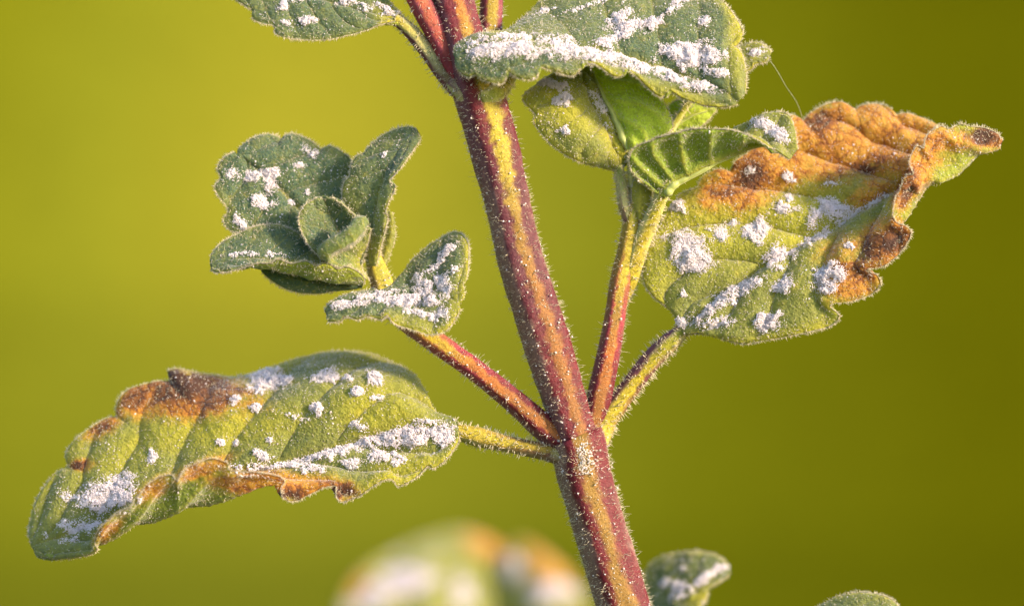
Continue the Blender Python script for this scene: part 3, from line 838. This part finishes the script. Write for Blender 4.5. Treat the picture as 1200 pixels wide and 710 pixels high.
leaf("leaf", [F2, FM2, M2, NM2, N2], plant, nu=240, nv=110, thick=6, veins=7, quilt=10.0, skew=-0.25, lime0=0.55,
     lime=[(850, 260, 90, 50, -30, .5), (930, 260, 60, 40, -30, .45), (770, 310, 30, 60, 0, .35), (1050, 250, 14, 30, 20, .7), (1110, 185, 40, 24, -30, .8), (970, 150, 60, 40, 0, .5)],
     brown=[(985, 165, 90, 52, -8, 1.15), (890, 200, 70, 40, -28, 1.1), (850, 225, 40, 20, -20, 1.0), (1050, 165, 60, 45, 0, 1.1), (1040, 285, 36, 30, -20, 1.15), (1000, 325, 40, 28, -20, 1.0), (985, 295, 36, 22, -25, .62), (1075, 195, 20, 42, 20, 1.05), (1100, 165, 60, 18, -5, .75), (1160, 160, 30, 16, 0, 1.15), (1060, 225, 13, 30, 20, .9), (1020, 225, 40, 18, -30, .7)],
     dark=[(880, 205, 20, 24, -30, .75), (1000, 205, 60, 14, -28, .55), (965, 140, 22, 16, 0, .65), (1035, 290, 34, 18, -25, .9), (1150, 158, 26, 14, 20, .95), (1064, 220, 9, 26, 20, .7), (1015, 250, 40, 9, -35, .8), (850, 228, 18, 10, 0, .5), (1000, 320, 24, 14, 0, .45)],
     patches=[(803, 300, 34, 27, 10, 1.15, 9), (884, 271, 21, 18, 0, 1.15, 9), (845, 274, 15, 10, 0, 1.0, 6), (795, 243, 11, 9, 0, 1.0, 5), (915, 246, 17, 8, -10, 1.0, 6), (924, 234, 8, 7, 0, 1.0, 5), (925, 207, 9, 8, 0, .9, 5), (914, 300, 22, 16, -20, 1.1, 7), (920, 332, 20, 14, -10, 1.1, 8), (972, 322, 25, 19, -15, 1.2, 9), (901, 376, 22, 15, 10, 1.2, 9), (845, 354, 40, 12, -34, 1.15, 7), (880, 335, 22, 9, -30, 1.1, 6), (842, 380, 24, 10, -12, 1.0, 6), (820, 372, 22, 9, -40, 1.1, 5), (965, 248, 32, 16, -15, 1.0, 8), (988, 256, 38, 8, -32, 1.2, 6), (1025, 236, 26, 6, -33, 1.1, 5), (950, 282, 30, 8, -28, 1.1, 5), (800, 378, 10, 10, 0, 1.1, 4), (996, 290, 6, 5, 0, 1.1, 4), (858, 262, 10, 6, 0, .7, 4), (802, 344, 5, 5, 0, 1.0, 4), (880, 200, 12, 6, -30, .6, 3), (975, 215, 10, 5, 0, .6, 3)],
     dust=1.5, petiole=([(812, 378, 0), (797, 390, -2), (765, 420, -6), (735, 458, -8), (712, 490, -6), (700, 508, -2)], [6, 12, 12, 12, 13, 12], [GRN, YEL, YEL], [PURP, PURP], [PALE, PURP, YEL]),
     label="large leaf scorched orange brown with rolled tip")

# --- top right leaf, heavily powdered, its near half hanging as a lobed strip
F3 = [(531, 64, 56), (534, 55, 50), (545, 47, 46), (570, 38, 40), (595, 38, 30), (606, 30, 16), (620, 16, 4), (640, -2, -8), (675, -18, -16), (720, -26, -20), (770, -20, -20), (808, -6, -16), (835, -2, -8), (850, 6, 0), (862, 22, 8), (870, 36, 14), (868, 48), (858, 53), (868, 62, 24), (874, 85, 32), (873, 105, 38), (868, 115, 43)]
FM3 = [(532, 66, 57), (545, 54, 54), (575, 45, 50), (605, 42, 42), (640, 32, 26), (680, 20, 14), (720, 15, 8), (760, 17, 8), (795, 28, 14), (822, 45, 22), (845, 70, 32), (862, 98, 42), (867, 117, 48)]
M3 = [(533, 68, 58), (550, 60, 58), (580, 53, 58), (615, 50, 56), (650, 52, 52), (690, 58, 46), (730, 67, 40), (770, 79, 36), (810, 92, 36), (845, 105, 40), (866, 119, 44)]
NM3 = [(533, 72, 59), (552, 72, 64), (582, 70, 67), (615, 68, 67), (650, 66, 62), (690, 71, 56), (730, 80, 49), (765, 92, 44), (800, 105, 42), (838, 116, 43), (864, 121, 45)]
N3 = [(533, 75, 60), (540, 86), (550, 91, 66), (557, 88), (562, 92), (575, 97, 72), (588, 98), (593, 90), (592, 83), (603, 90), (615, 94, 74), (627, 92), (631, 80), (640, 81), (655, 86), (672, 89, 68), (680, 80), (682, 74), (700, 78), (715, 88, 60), (727, 90), (732, 81), (742, 88), (757, 101, 52), (775, 115), (783, 107), (800, 116, 47), (822, 123), (842, 126, 45), (858, 124, 45), (864, 122, 45)]
leaf("leaf", [F3, FM3, M3, NM3, N3], plant, nu=240, nv=96, thick=6, veins=7, quilt=5.0, skew=-0.2, lime0=0.10,
     lime=[(862, 60, 14, 70, 0, .6), (800, 115, 70, 12, 18, .7), (710, 85, 40, 12, 15, .55), (600, 45, 60, 20, 0, .3)],
     patches=[(568, 60, 32, 15, 0, .85, 4), (612, 57, 30, 17, 3, .9, 5), (660, 62, 32, 13, 8, .95, 5), (700, 66, 34, 11, 14, 1.0, 5), (745, 78, 36, 8, 18, 1.25, 6), (790, 94, 36, 7, 18, 1.2, 6), (830, 104, 24, 7, 14, 1.1, 5), (590, 48, 40, 8, -3, .9, 3), (650, 50, 40, 8, 5, 1.0, 4),
              (730, 40, 36, 11, -28, 1.0, 6), (765, 28, 22, 8, -35, 1.1, 6), (795, 8, 18, 8, -38, 1.0, 6), (725, 25, 22, 10, -30, .8, 5), (800, 62, 36, 17, -5, 1.0, 7), (835, 66, 22, 13, 10, .9, 5), (805, 72, 13, 10, 0, 1.3, 8), (690, 8, 50, 4, -18, .8, 3), (640, 15, 14, 5, -20, .7, 3), (825, 28, 12, 8, 0, .5, 3), (780, 85, 22, 6, 18, 1.0, 4), (840, 85, 20, 8, 20, .7, 3)],
     dust=2.2, petiole=([(618, 62, 30), (600, 84, 22), (584, 106, 14), (570, 120, 10)], [7, 9, 11, 10], *PET_G),
     label="broad upper leaf crusted with white mildew, its near half drooping")

# --- tip of another leaf behind it
leaf("leaf", [[(815, 95, -20), (845, 62, -22), (872, 53, -22), (888, 50, -20), (902, 59, -18), (902, 66, -16)], [(815, 100, -18), (850, 76, -16), (880, 66, -14), (902, 66, -14)], [(815, 105, -16), (850, 92, -8), (880, 82, -8), (884, 76), (897, 73, -10), (902, 67, -12)]], plant, nu=60, nv=36, lime0=0.5, quilt=2,
     patches=[(884, 62, 12, 6, -15, .7, 3)], dust=2, petiole=([(822, 98, -18), (800, 130, -24), (770, 180, -22), (748, 240, -10)], [4, 5, 6, 7], *PET_G), label="small leaf tip peeping from behind the powdered top leaf")

# --- pale green leaf left of the right fork
leaf("leaf", [[(722, 200, -4), (700, 195, 8), (680, 190, 16), (659, 179, 20), (640, 163, 20), (626, 143, 18), (628, 135), (616, 122, 10), (613, 114), (624, 104, -2), (640, 92, -8), (660, 80, -12), (676, 70, -14)],
              [(723, 198, -4), (706, 182, 14), (690, 165, 22), (675, 145, 22), (664, 122, 14), (664, 100, -2), (677, 70, -14)],
              [(725, 197, -4), (722, 180, 2), (712, 155, 2), (700, 132, 0), (690, 112, -4), (683, 92, -10), (678, 70, -14)],
              [(727, 197, -6), (732, 178, -4), (727, 158, -6), (716, 136, -8), (706, 118, -12), (695, 98, -14), (680, 70, -15)],
              [(728, 197, -8), (740, 178, -14), (737, 160, -16), (726, 138, -18), (714, 118, -20), (700, 98, -20), (682, 70, -16)]], plant, nu=120, nv=70, lime0=0.5, quilt=4.5, veins=5, skew=-0.22,
     lime=[(665, 125, 40, 28, 30, .55), (722, 170, 14, 40, -25, .5)],
     patches=[(648, 100, 26, 8, 8, 1.0, 4), (661, 118, 15, 9, -5, 1.1, 6), (662, 154, 12, 6, 15, 1.0, 4), (700, 118, 10, 24, -30, .6, 3), (712, 150, 6, 16, -25, .4, 2)], dust=1.5,
     petiole=([(724, 194, -4), (728, 215, -4), (733, 240, -4), (740, 262, -4)], [6, 7, 9, 9], [GRN, PALE, PALE], [PALE, PALE, PURP], [PALE, PURP]),
     label="pale green leaf below the crusted leaf with a raised midrib")

# --- underside of the leaf behind, its bright glow painted into the colour
leaf("leaf", [[(740, 175, 2), (725, 140, -6), (708, 110, -14), (696, 86, -22), (686, 66, -28)],
              [(742, 174, 8), (738, 145, 6), (728, 115, -2), (714, 88, -14), (690, 64, -26)],
              [(744, 173, 8), (758, 150, 8), (758, 125, 2), (742, 95, -12), (694, 62, -26)],
              [(746, 170, 4), (772, 160, 2), (786, 152), (787, 140, 0), (780, 124), (766, 106, -8), (748, 84), (700, 60, -26)]], plant, nu=90, nv=50, mid=0, mat=M_LIT_LEAF, lime0=0.95, quilt=9, veins=5, skew=-0.3, facing=-1, under=1, midrib=5,
     petiole=([(741, 178, 0), (742, 205, -4), (745, 235, -10), (748, 255, -6)], [6, 7, 8, 8], *PET_G), label="bright lime underside of a leaf behind the small fork")
leaf("leaf", [[(770, 172, -40), (780, 130, -38), (800, 116, -36), (820, 118, -34), (840, 124, -30)], [(772, 174, -34), (795, 145, -28), (815, 134, -26), (840, 126, -28)], [(774, 176, -34), (800, 154, -30), (818, 150, -28), (832, 138, -28), (840, 128, -28)]], plant, nu=60, nv=36, mat=M_LIT_LEAF, lime0=0.55, quilt=3, veins=4, facing=-1, under=1,
     petiole=([(774, 172, -36), (762, 205, -28), (752, 240, -12)], [4, 5, 6], *PET_G), label="small shaded leaf underside between fork and powdered leaf")

# --- front right leaf arching over, underside towards the camera
leaf("leaf", [[(768, 224, 22), (741, 201, 36), (741, 177, 46), (760, 166, 52), (785, 158, 56), (812, 152, 58), (845, 152, 56), (872, 157, 54), (900, 172, 50), (925, 187, 42)],
              [(771, 227, 20), (757, 211, 26), (760, 194, 30), (773, 184, 34), (794, 174, 38), (820, 167, 42), (850, 163, 46), (878, 165, 46), (905, 174, 44), (927, 186, 40)],
              [(775, 230, 18), (778, 223, 18), (784, 214, 18), (793, 207, 18), (808, 199, 20), (830, 187, 22), (855, 176, 26), (880, 168, 30), (906, 167, 34), (929, 183, 38)],
              [(777, 230, 14), (783, 217, 8), (792, 206, 4), (803, 196, 4), (820, 184, 4), (843, 170, 6), (868, 156, 14), (895, 148, 22), (918, 157, 30), (931, 180, 37)],
              [(778, 229, 12), (785, 210, 0), (796, 196, -6), (808, 185, -8), (826, 172, -8), (848, 159, -4), (872, 147, 6), (898, 134, 14), (925, 136, 24), (935, 175, 35)]], plant, nu=150, nv=80, even=True, lime0=0.5, quilt=10, veins=7, skew=0.06, facing=-1, under=1, midrib=6.5,
     lime=[(800, 170, 60, 16, -10, .35)], rim_lime=.35,
     patches=[(903, 150, 26, 10, 25, .9, 4), (915, 160, 16, 10, 40, .8, 3), (890, 148, 12, 5, 10, .7, 3)], dust=1.2, hairlen=4.6,
     petiole=([(797, 205, 16), (786, 211, 18), (777, 226, 16), (768, 246, 8), (756, 272, 0), (748, 292, -4), (738, 325, -8), (731, 352, -14)], [4, 7, 9, 11, 12, 12, 11, 6], [GRN, YEL, YEL], [PALE, PALE], [PALE, YEL]),
     label="arched leaf showing its ribbed green underside and powdery tip")
# --- tiny bract in the fork
leaf("leaf", [[(748, 258, 2), (741, 235, 4), (742, 215, 4), (748, 204, 0)], [(750, 258, 6), (750, 232, 10), (752, 215, 8), (750, 203, 2)], [(754, 257, 2), (762, 236, 4), (763, 218, 4), (753, 203, 1)]], plant, nu=36, nv=24, lime0=0.75, quilt=1, veins=3, thick=4, midrib=0, hair=.8, label="tiny pale bract in the small fork")

# --- the rosette on the left branch
leaf("leaf", [[(415, 300, -10), (412, 262, -16), (404, 235, -20), (409, 208, -24), (412, 190, -28), (400, 178), (385, 171, -32), (378, 175), (373, 173), (361, 164, -34), (346, 158), (335, 158, -32), (330, 165), (325, 161), (311, 158, -28), (293, 164, -22), (279, 175, -14)],
              [(414, 302, -6), (395, 258, -12), (375, 230, -18), (360, 208, -22), (340, 190, -22), (315, 180, -18), (278, 177, -13)],
              [(412, 303, -4), (385, 275, -8), (356, 250, -10), (329, 223, -14), (304, 201, -14), (278, 179, -12)],
              [(410, 304, -2), (372, 288, 0), (335, 272, 0), (305, 245, -4), (285, 218, -8), (277, 181, -11)],
              [(408, 306, 0), (360, 300, 6), (320, 288, 6), (293, 274, 4), (273, 272), (262, 259, 2), (268, 246), (256, 230, 0), (252, 218), (259, 209), (255, 196, -6), (264, 184), (276, 178, -11)]], plant, nu=150, nv=84, lime0=0.05, rim_lime=.25, quilt=5, veins=5, skew=-0.25,
     patches=[(296, 209, 20, 9, 5, 1.1, 6), (314, 214, 11, 20, -10, 1.1, 7), (308, 236, 18, 9, 15, 1.0, 6), (322, 203, 9, 8, 0, 1.0, 5), (283, 261, 9, 13, -35, 1.0, 4), (340, 238, 7, 5, 0, 1.0, 4), (365, 180, 14, 8, 30, .6, 2.5), (350, 195, 8, 4, 0, .7, 3), (360, 226, 5, 4, 0, .8, 3), (272, 203, 10, 8, 0, .5, 2)], dust=2.0, hair=1.2,
     label="broad dark green rosette leaf with white mildew blotches")
leaf("leaf", [[(428, 326, 8), (410, 320, 10), (388, 310, 8), (373, 298, 4), (361, 285, 2), (347, 272), (326, 264, 4), (308, 264), (296, 267), (284, 272, 10), (264, 282), (250, 296, 22), (246, 306, 26)],
              [(428, 328, 10), (395, 318, 12), (365, 305, 12), (335, 292, 14), (305, 286, 16), (275, 293, 20), (246, 308, 27)],
              [(428, 330, 12), (398, 324, 18), (365, 316, 22), (335, 309, 24), (308, 304, 26), (280, 304, 28), (246, 310, 28)],
              [(428, 332, 14), (400, 331, 26), (368, 326, 32), (335, 318, 34), (308, 313, 34), (280, 312, 33), (247, 313, 29)],
              [(428, 333, 16), (424, 322, 30), (408, 313, 40), (395, 315), (382, 308, 46), (370, 311), (358, 306, 46), (340, 309), (326, 304, 44), (316, 309), (300, 309, 42), (285, 314), (268, 318, 38), (252, 319, 33), (247, 313, 29)]], plant, nu=150, nv=80, lime0=0.06, rim_lime=.3, quilt=3, veins=6, skew=-0.2,
     lime=[(395, 318, 45, 14, 10, .85), (345, 312, 35, 8, 5, .55)],
     patches=[(285, 299, 24, 4, -4, .9, 3), (320, 300, 30, 4, 4, .6, 2)], dust=1.6, hair=1.3, label="curled boat-shaped rosette leaf with lime rim")
leaf("leaf", [[(425, 330, -6), (390, 322, -8), (350, 314, -6), (320, 312, -4), (306, 314, -2)], [(425, 334, -2), (395, 334, 0), (355, 330, 2), (325, 322, 0), (306, 316, -1)], [(424, 337, -2), (400, 339, -4), (370, 344, -2), (342, 341, 0), (320, 330, 0), (306, 318, -1)]], plant, nu=70, nv=36, lime0=0.02, quilt=2, veins=5, dust=1.0, label="lowest dark rosette leaf under the curled one")
leaf("leaf", [[(412, 318, 24), (388, 308, 26), (372, 298, 28), (360, 284, 30), (351, 263, 30), (354, 244, 28), (372, 231, 22)],
              [(415, 316, 20), (398, 298, 18), (383, 278, 16), (374, 258, 18), (370, 244, 20), (374, 230, 21)],
              [(418, 314, 18), (408, 292, 10), (398, 272, 8), (388, 254, 12), (382, 240, 16), (376, 230, 20)],
              [(421, 312, 18), (420, 288, 14), (416, 266, 14), (406, 248, 18), (392, 236, 20), (378, 230, 20)],
              [(424, 310, 18), (430, 285, 20), (426, 264, 22), (413, 250, 24), (396, 236, 24), (380, 230, 20)]], plant, nu=90, nv=56, lime0=0.10, rim_lime=.25, quilt=2.5, veins=4, dust=.8, hair=1.3, label="young cupped leaf at the rosette centre")
leaf("leaf", [[(380, 303, 38), (377, 294, 40), (384, 284, 42), (398, 276, 44), (410, 268, 44), (416, 257, 42), (424, 254, 40), (430, 259, 38)],
              [(378, 304, 50), (375, 294, 56), (385, 283, 58), (400, 276, 58), (411, 267, 56), (419, 258, 50), (427, 257, 44), (431, 261, 40)],
              [(385, 306, 56), (385, 299, 62), (396, 291, 64), (410, 284, 62), (421, 273, 58), (427, 264, 50), (430, 261, 44), (432, 263, 40)],
              [(387, 309, 46), (389, 302, 40), (399, 294, 36), (412, 287, 34), (423, 276, 34), (428, 268, 36), (431, 264, 38), (433, 265, 38)],
              [(432, 328, 22), (424, 318, 18), (423, 306, 16), (427, 294, 18), (431, 282, 22), (433, 274, 28), (434, 270, 32), (434, 267, 34)]], plant, nu=80, nv=48, mid=4, lime0=0.2, rim_lime=.1, quilt=1.2, veins=4, facing=-1, under=-.9, dust=.4, hair=1.4, midrib=0,
     lime=[(425, 305, 14, 22, 0, .6)], label="small rolled leaf in front of the rosette centre")
leaf("leaf", [[(432, 312, 8), (424, 285, 6), (415, 255, 4), (402, 236, 2), (403, 216), (410, 206, 0), (412, 192), (420, 182), (425, 181), (438, 167, -6), (456, 155), (476, 149, -10), (489, 152, -8)],
              [(434, 312, 14), (432, 280, 14), (428, 250, 12), (425, 225, 10), (430, 202, 6), (447, 178, 0), (490, 154, -6)],
              [(436, 312, 18), (437, 280, 16), (440, 250, 14), (447, 217, 12), (459, 190, 8), (474, 170, 2), (491, 156, -4)],
              [(438, 312, 20), (443, 280, 22), (446, 252, 22), (452, 222, 20), (463, 196, 14), (478, 176, 6), (492, 157, -3)],
              [(440, 312, 20), (450, 274, 28), (454, 257), (452, 246), (458, 232, 28), (463, 218), (457, 211), (470, 196, 20), (483, 178, 8), (493, 162, -2)]], plant, nu=140, nv=72, lime0=0.08, rim_lime=.2, quilt=3.5, veins=6, skew=-0.25,
     lime=[(412, 240, 16, 30, 0, .4), (448, 250, 10, 40, 0, .45), (440, 295, 14, 24, 0, .6)],
     patches=[(452, 181, 7, 5, 0, 1.1, 4)], dust=1.4, hair=1.2, label="upright green rosette leaf with one scalloped edge")
leaf("leaf", [[(444, 312, -8), (450, 285, -8), (455, 262, -8), (456, 248, -8)], [(446, 313, -4), (456, 285, -4), (459, 264, -5), (457, 248, -7)], [(448, 314, -6), (459, 290, -8), (462, 270, -8), (458, 248, -8)]], plant, nu=50, nv=24, lime0=0.6, quilt=1, veins=3, midrib=0, hair=1.3, label="narrow lime leaf edge behind the upright rosette leaf")
# --- small powdered leaf below the rosette
leaf("leaf", [[(381, 366, 26), (383, 359, 24), (392, 352, 20), (410, 345, 14), (435, 339, 8), (462, 335, 4), (470, 326, 0), (477, 314, -4), (492, 297, -8), (512, 282, -10), (530, 273, -8), (541, 275, 0), (548, 284, 8), (549, 297, 16), (548, 318, 24), (545, 329, 28), (541, 330), (544, 342, 34), (542, 352, 36)],
              [(382, 367, 27), (398, 356, 24), (430, 347, 18), (462, 341, 12), (480, 332, 8), (500, 312, 6), (518, 304, 10), (530, 312, 20), (536, 330, 30), (541, 354, 37)],
              [(382, 368, 28), (400, 361, 27), (430, 354, 25), (460, 349, 22), (485, 348, 20), (505, 342, 22), (520, 340, 28), (530, 350, 34), (540, 356, 38)],
              [(383, 370, 29), (402, 367, 31), (430, 362, 33), (460, 361, 33), (488, 366, 33), (508, 366, 35), (523, 362, 37), (539, 358, 38)],
              [(383, 372, 30), (386, 377, 34), (399, 377), (404, 371), (420, 375, 38), (430, 370), (447, 375, 42), (453, 370), (458, 376, 44), (470, 382), (488, 388, 46), (508, 392, 46), (524, 386, 44), (535, 371, 42), (540, 360, 39)]], plant, nu=150, nv=72, lime0=0.12, rim_lime=.55, quilt=3.5, veins=5, skew=-0.2,
     lime=[(538, 355, 16, 40, 15, .6), (490, 380, 50, 10, 10, .45), (548, 300, 8, 30, 0, .5)],
     patches=[(420, 354, 32, 7, -14, 1.2, 5), (455, 350, 24, 9, -6, 1.3, 7), (480, 354, 20, 11, 0, 1.3, 8), (402, 359, 16, 6, -15, 1.1, 4), (497, 342, 14, 15, 10, 1.2, 8), (505, 352, 12, 9, 0, 1.1, 6), (512, 312, 26, 5, -44, 1.1, 5), (525, 296, 18, 6, -44, 1.0, 5), (495, 322, 20, 5, -36, 1.0, 4), (518, 330, 12, 9, -30, 1.0, 5), (525, 343, 14, 10, -60, .9, 4), (515, 368, 16, 8, -30, .9, 4), (490, 368, 24, 6, 10, .8, 3), (530, 318, 16, 5, -40, .7, 3)], dust=2.0, hair=1.3,
     petiole=([(470, 356, 18), (458, 362, 12), (452, 366, 6), (456, 356, 0)], [5, 6, 6, 5], *PET_G), label="small mildew-crusted leaf below the rosette")

# --- top left leaf
leaf("leaf", [[(476, 26, 6), (466, 14, 2), (450, -4, -4), (425, -22, -10), (390, -40, -16), (350, -50, -20), (310, -48, -18), (275, -32, -10)],
              [(474, 28, 8), (450, 14, 4), (420, -2, 0), (385, -18, -4), (340, -28, -8), (274, -28, -8)],
              [(473, 29, 9), (452, 21, 8), (420, 12, 8), (385, 2, 6), (345, -8, 2), (272, -22, -4)],
              [(472, 30, 10), (450, 25, 12), (420, 26, 16), (385, 24, 16), (345, 14, 12), (310, 0, 6), (270, -16, -2)],
              [(471, 31, 10), (464, 26, 12), (446, 29, 16), (428, 36), (410, 41, 22), (380, 47, 24), (350, 46), (330, 43, 24), (322, 38), (321, 30, 20), (308, 28), (296, 22, 14), (297, 14), (288, 8), (278, 1, 6), (268, -6, 0)]], plant, nu=130, nv=70, lime0=0.10, rim_lime=.2, quilt=3, veins=6, skew=-0.25,
     lime=[(462, 24, 26, 14, 25, .8)],
     patches=[(358, 26, 13, 7, -5, 1.2, 5), (332, 8, 9, 10, 10, 1.1, 5), (332, 27, 10, 5, 20, .7, 3), (405, 3, 12, 6, -15, 1.1, 5), (430, 10, 30, 5, 20, .8, 3), (455, 15, 18, 6, 25, .9, 4), (350, 1, 16, 5, 10, .8, 4)], dust=2.0,
     petiole=([(462, 22, 6), (478, 34, 6), (500, 60, 6), (518, 86, 6), (536, 108, 4)], [7, 9, 9, 9, 9], [YEL, PALE, PURP], [PURP, PURP], [PALE, PURP]), label="grey-green leaf on a purple stalk at the upper joint")

# --- leaves of the joint below, only partly in view
leaf("leaf", [[(772, 735, -160), (760, 700, -185), (758, 672, -195), (766, 658, -195), (780, 652, -190), (803, 647, -180), (825, 647, -172), (843, 653, -166), (854, 663, -162)],
              [(774, 737, -155), (785, 700, -165), (800, 680, -165), (825, 667, -160), (855, 666, -160)],
              [(777, 738, -150), (800, 705, -150), (820, 690, -150), (840, 676, -155), (856, 668, -160)],
              [(780, 739, -150), (808, 722, -145), (824, 706, -145), (829, 695), (828, 689), (843, 681, -152), (856, 671, -158)]], plant, nu=80, nv=48, mid=2, lime0=0.25, quilt=3, veins=5, rim_lime=.5,
     lime=[(820, 702, 20, 20, -40, .6)], patches=[(820, 682, 36, 6, -38, 1.0, 4), (838, 670, 16, 7, -30, .9, 4), (795, 690, 16, 8, -60, .8, 3), (780, 685, 10, 8, 0, .7, 3), (800, 665, 12, 8, 0, .4, 2)], dust=2.5, hair=1.0,
     petiole=([(780, 730, -152), (776, 760, -110), (768, 790, -50), (762, 815, -10)], [7, 9, 10, 11], *PET_G), label="softly blurred leaf behind the foot of the stem")
leaf("leaf", [[(900, 790, 0), (925, 745, -8), (950, 718, -10), (968, 706, -10), (985, 698, -8), (1010, 694, -4), (1036, 698, 2), (1052, 709, 8), (1066, 730, 12)],
              [(904, 795, 6), (945, 755, 6), (985, 730, 10), (1025, 722, 14), (1067, 733, 14)],
              [(908, 800, 8), (955, 780, 16), (1000, 762, 20), (1040, 750, 18), (1068, 736, 16)]], plant, nu=70, nv=40, lime0=0.25, quilt=2, veins=5, dust=1.0,
     petiole=([(910, 792, 4), (870, 812, 4), (820, 826, 2), (775, 850, 0)], [8, 10, 11, 12], *PET_G), label="rounded green leaf edge of the joint below")

# ------------------------------------------------------------------ another herb far out of focus
BZ = -1500.0
kk = (DIST - BZ) / DIST
def far(p, d=0.0):
    return (p[0], p[1], BZ + d)
herb2 = thing("herb_plant", "completely blurred mildewed herb with yellowing leaves low behind the stem", "plant", tuple(to_world(np.array([520.0, 355 + ZC / PX / kk, BZ]))))
tube("stem", [far((560, 760)), far((556, 900)), far((540, 1400)), far((520, 355 + ZC / PX / kk + 20))], [22, 24, 28, 30], herb2, [OLIVE, OLIVE], [GREY, GREY], [CRIM, CRIM], nseg=60, nth=24, hair=0)
def bl(pts):
    return [(p[0], p[1], BZ + (p[2] if len(p) > 2 else 0)) for p in pts]
leaf("leaf", [bl([(580, 800, 20), (610, 720, -40), (612, 660, -80), (580, 634, -100), (545, 622, -110), (510, 626, -100), (470, 642, -70), (430, 662, -30), (406, 690, 0), (396, 730, 30)]),
              bl([(578, 802, 30), (580, 730, 0), (560, 690, -20), (520, 668, -20), (470, 680, 0), (430, 705, 20), (396, 735, 35)]),
              bl([(576, 805, 40), (545, 765, 60), (500, 745, 70), (440, 750, 60), (398, 742, 40)]),
              bl([(574, 808, 50), (530, 800, 100), (480, 795, 110), (430, 785, 90), (402, 750, 45)])], herb2, nu=80, nv=50, mid=2, thick=8, lime0=0.6, quilt=6, veins=5, hair=0,
     lime=[(430, 690, 40, 40, 0, .5), (590, 660, 30, 30, 0, .5)], brown=[(575, 640, 34, 18, 20, 1.2), (600, 660, 14, 30, 0, .9), (420, 690, 20, 24, 0, .7)],
     patches=[(480, 685, 34, 26, -10, 1.3, 8), (440, 705, 36, 18, -20, 1.3, 6), (545, 700, 18, 20, 0, 1.0, 6), (600, 680, 18, 14, 0, 1.1, 6)], dust=2,
     petiole=([far((578, 800), 38), far((570, 840), 20), far((560, 900), 0)], [12, 14, 16], *PET_Y), label="blurred yellow-green leaf with white blotches")
leaf("leaf", [bl([(590, 800, 0), (585, 720, -20), (590, 660, -40), (602, 634, -50), (622, 634, -40), (650, 655, -20), (672, 680, 0), (690, 715, 30)]),
              bl([(595, 802, 10), (610, 740, 20), (625, 700, 20), (645, 690, 24), (692, 722, 36)]),
              bl([(600, 805, 20), (635, 770, 60), (665, 755, 60), (694, 730, 40)])], herb2, nu=60, nv=40, thick=8, lime0=0.75, quilt=5, veins=4, hair=0,
     brown=[(590, 640, 22, 14, 0, .6), (645, 662, 30, 46, -40, .75)], dark=[],
     patches=[(650, 695, 34, 18, 0, 1.3, 7), (605, 668, 18, 14, 0, 1.0, 6)], dust=1.5,
     petiole=([far((598, 795), 12), far((580, 850), 0), far((560, 920), 0)], [10, 12, 14], *PET_Y), label="blurred golden leaf lobe")

# ------------------------------------------------------------------ a strand of spider silk between two leaves
th = np.array([(900, 68, -12), (911, 84, -16), (922, 103, -24), (934, 121, -36), (941, 140, -48)], float)
tp = crspline(th, 24)
so = stalk(None, "silk_thread", tp, np.full(24, 0.22), nth=5)
so.data.materials.clear()
so.data.materials.append(M_THREAD)
so["label"] = "fine silk thread strung from the small leaf tip to the scorched leaf"
so["category"] = "thread"
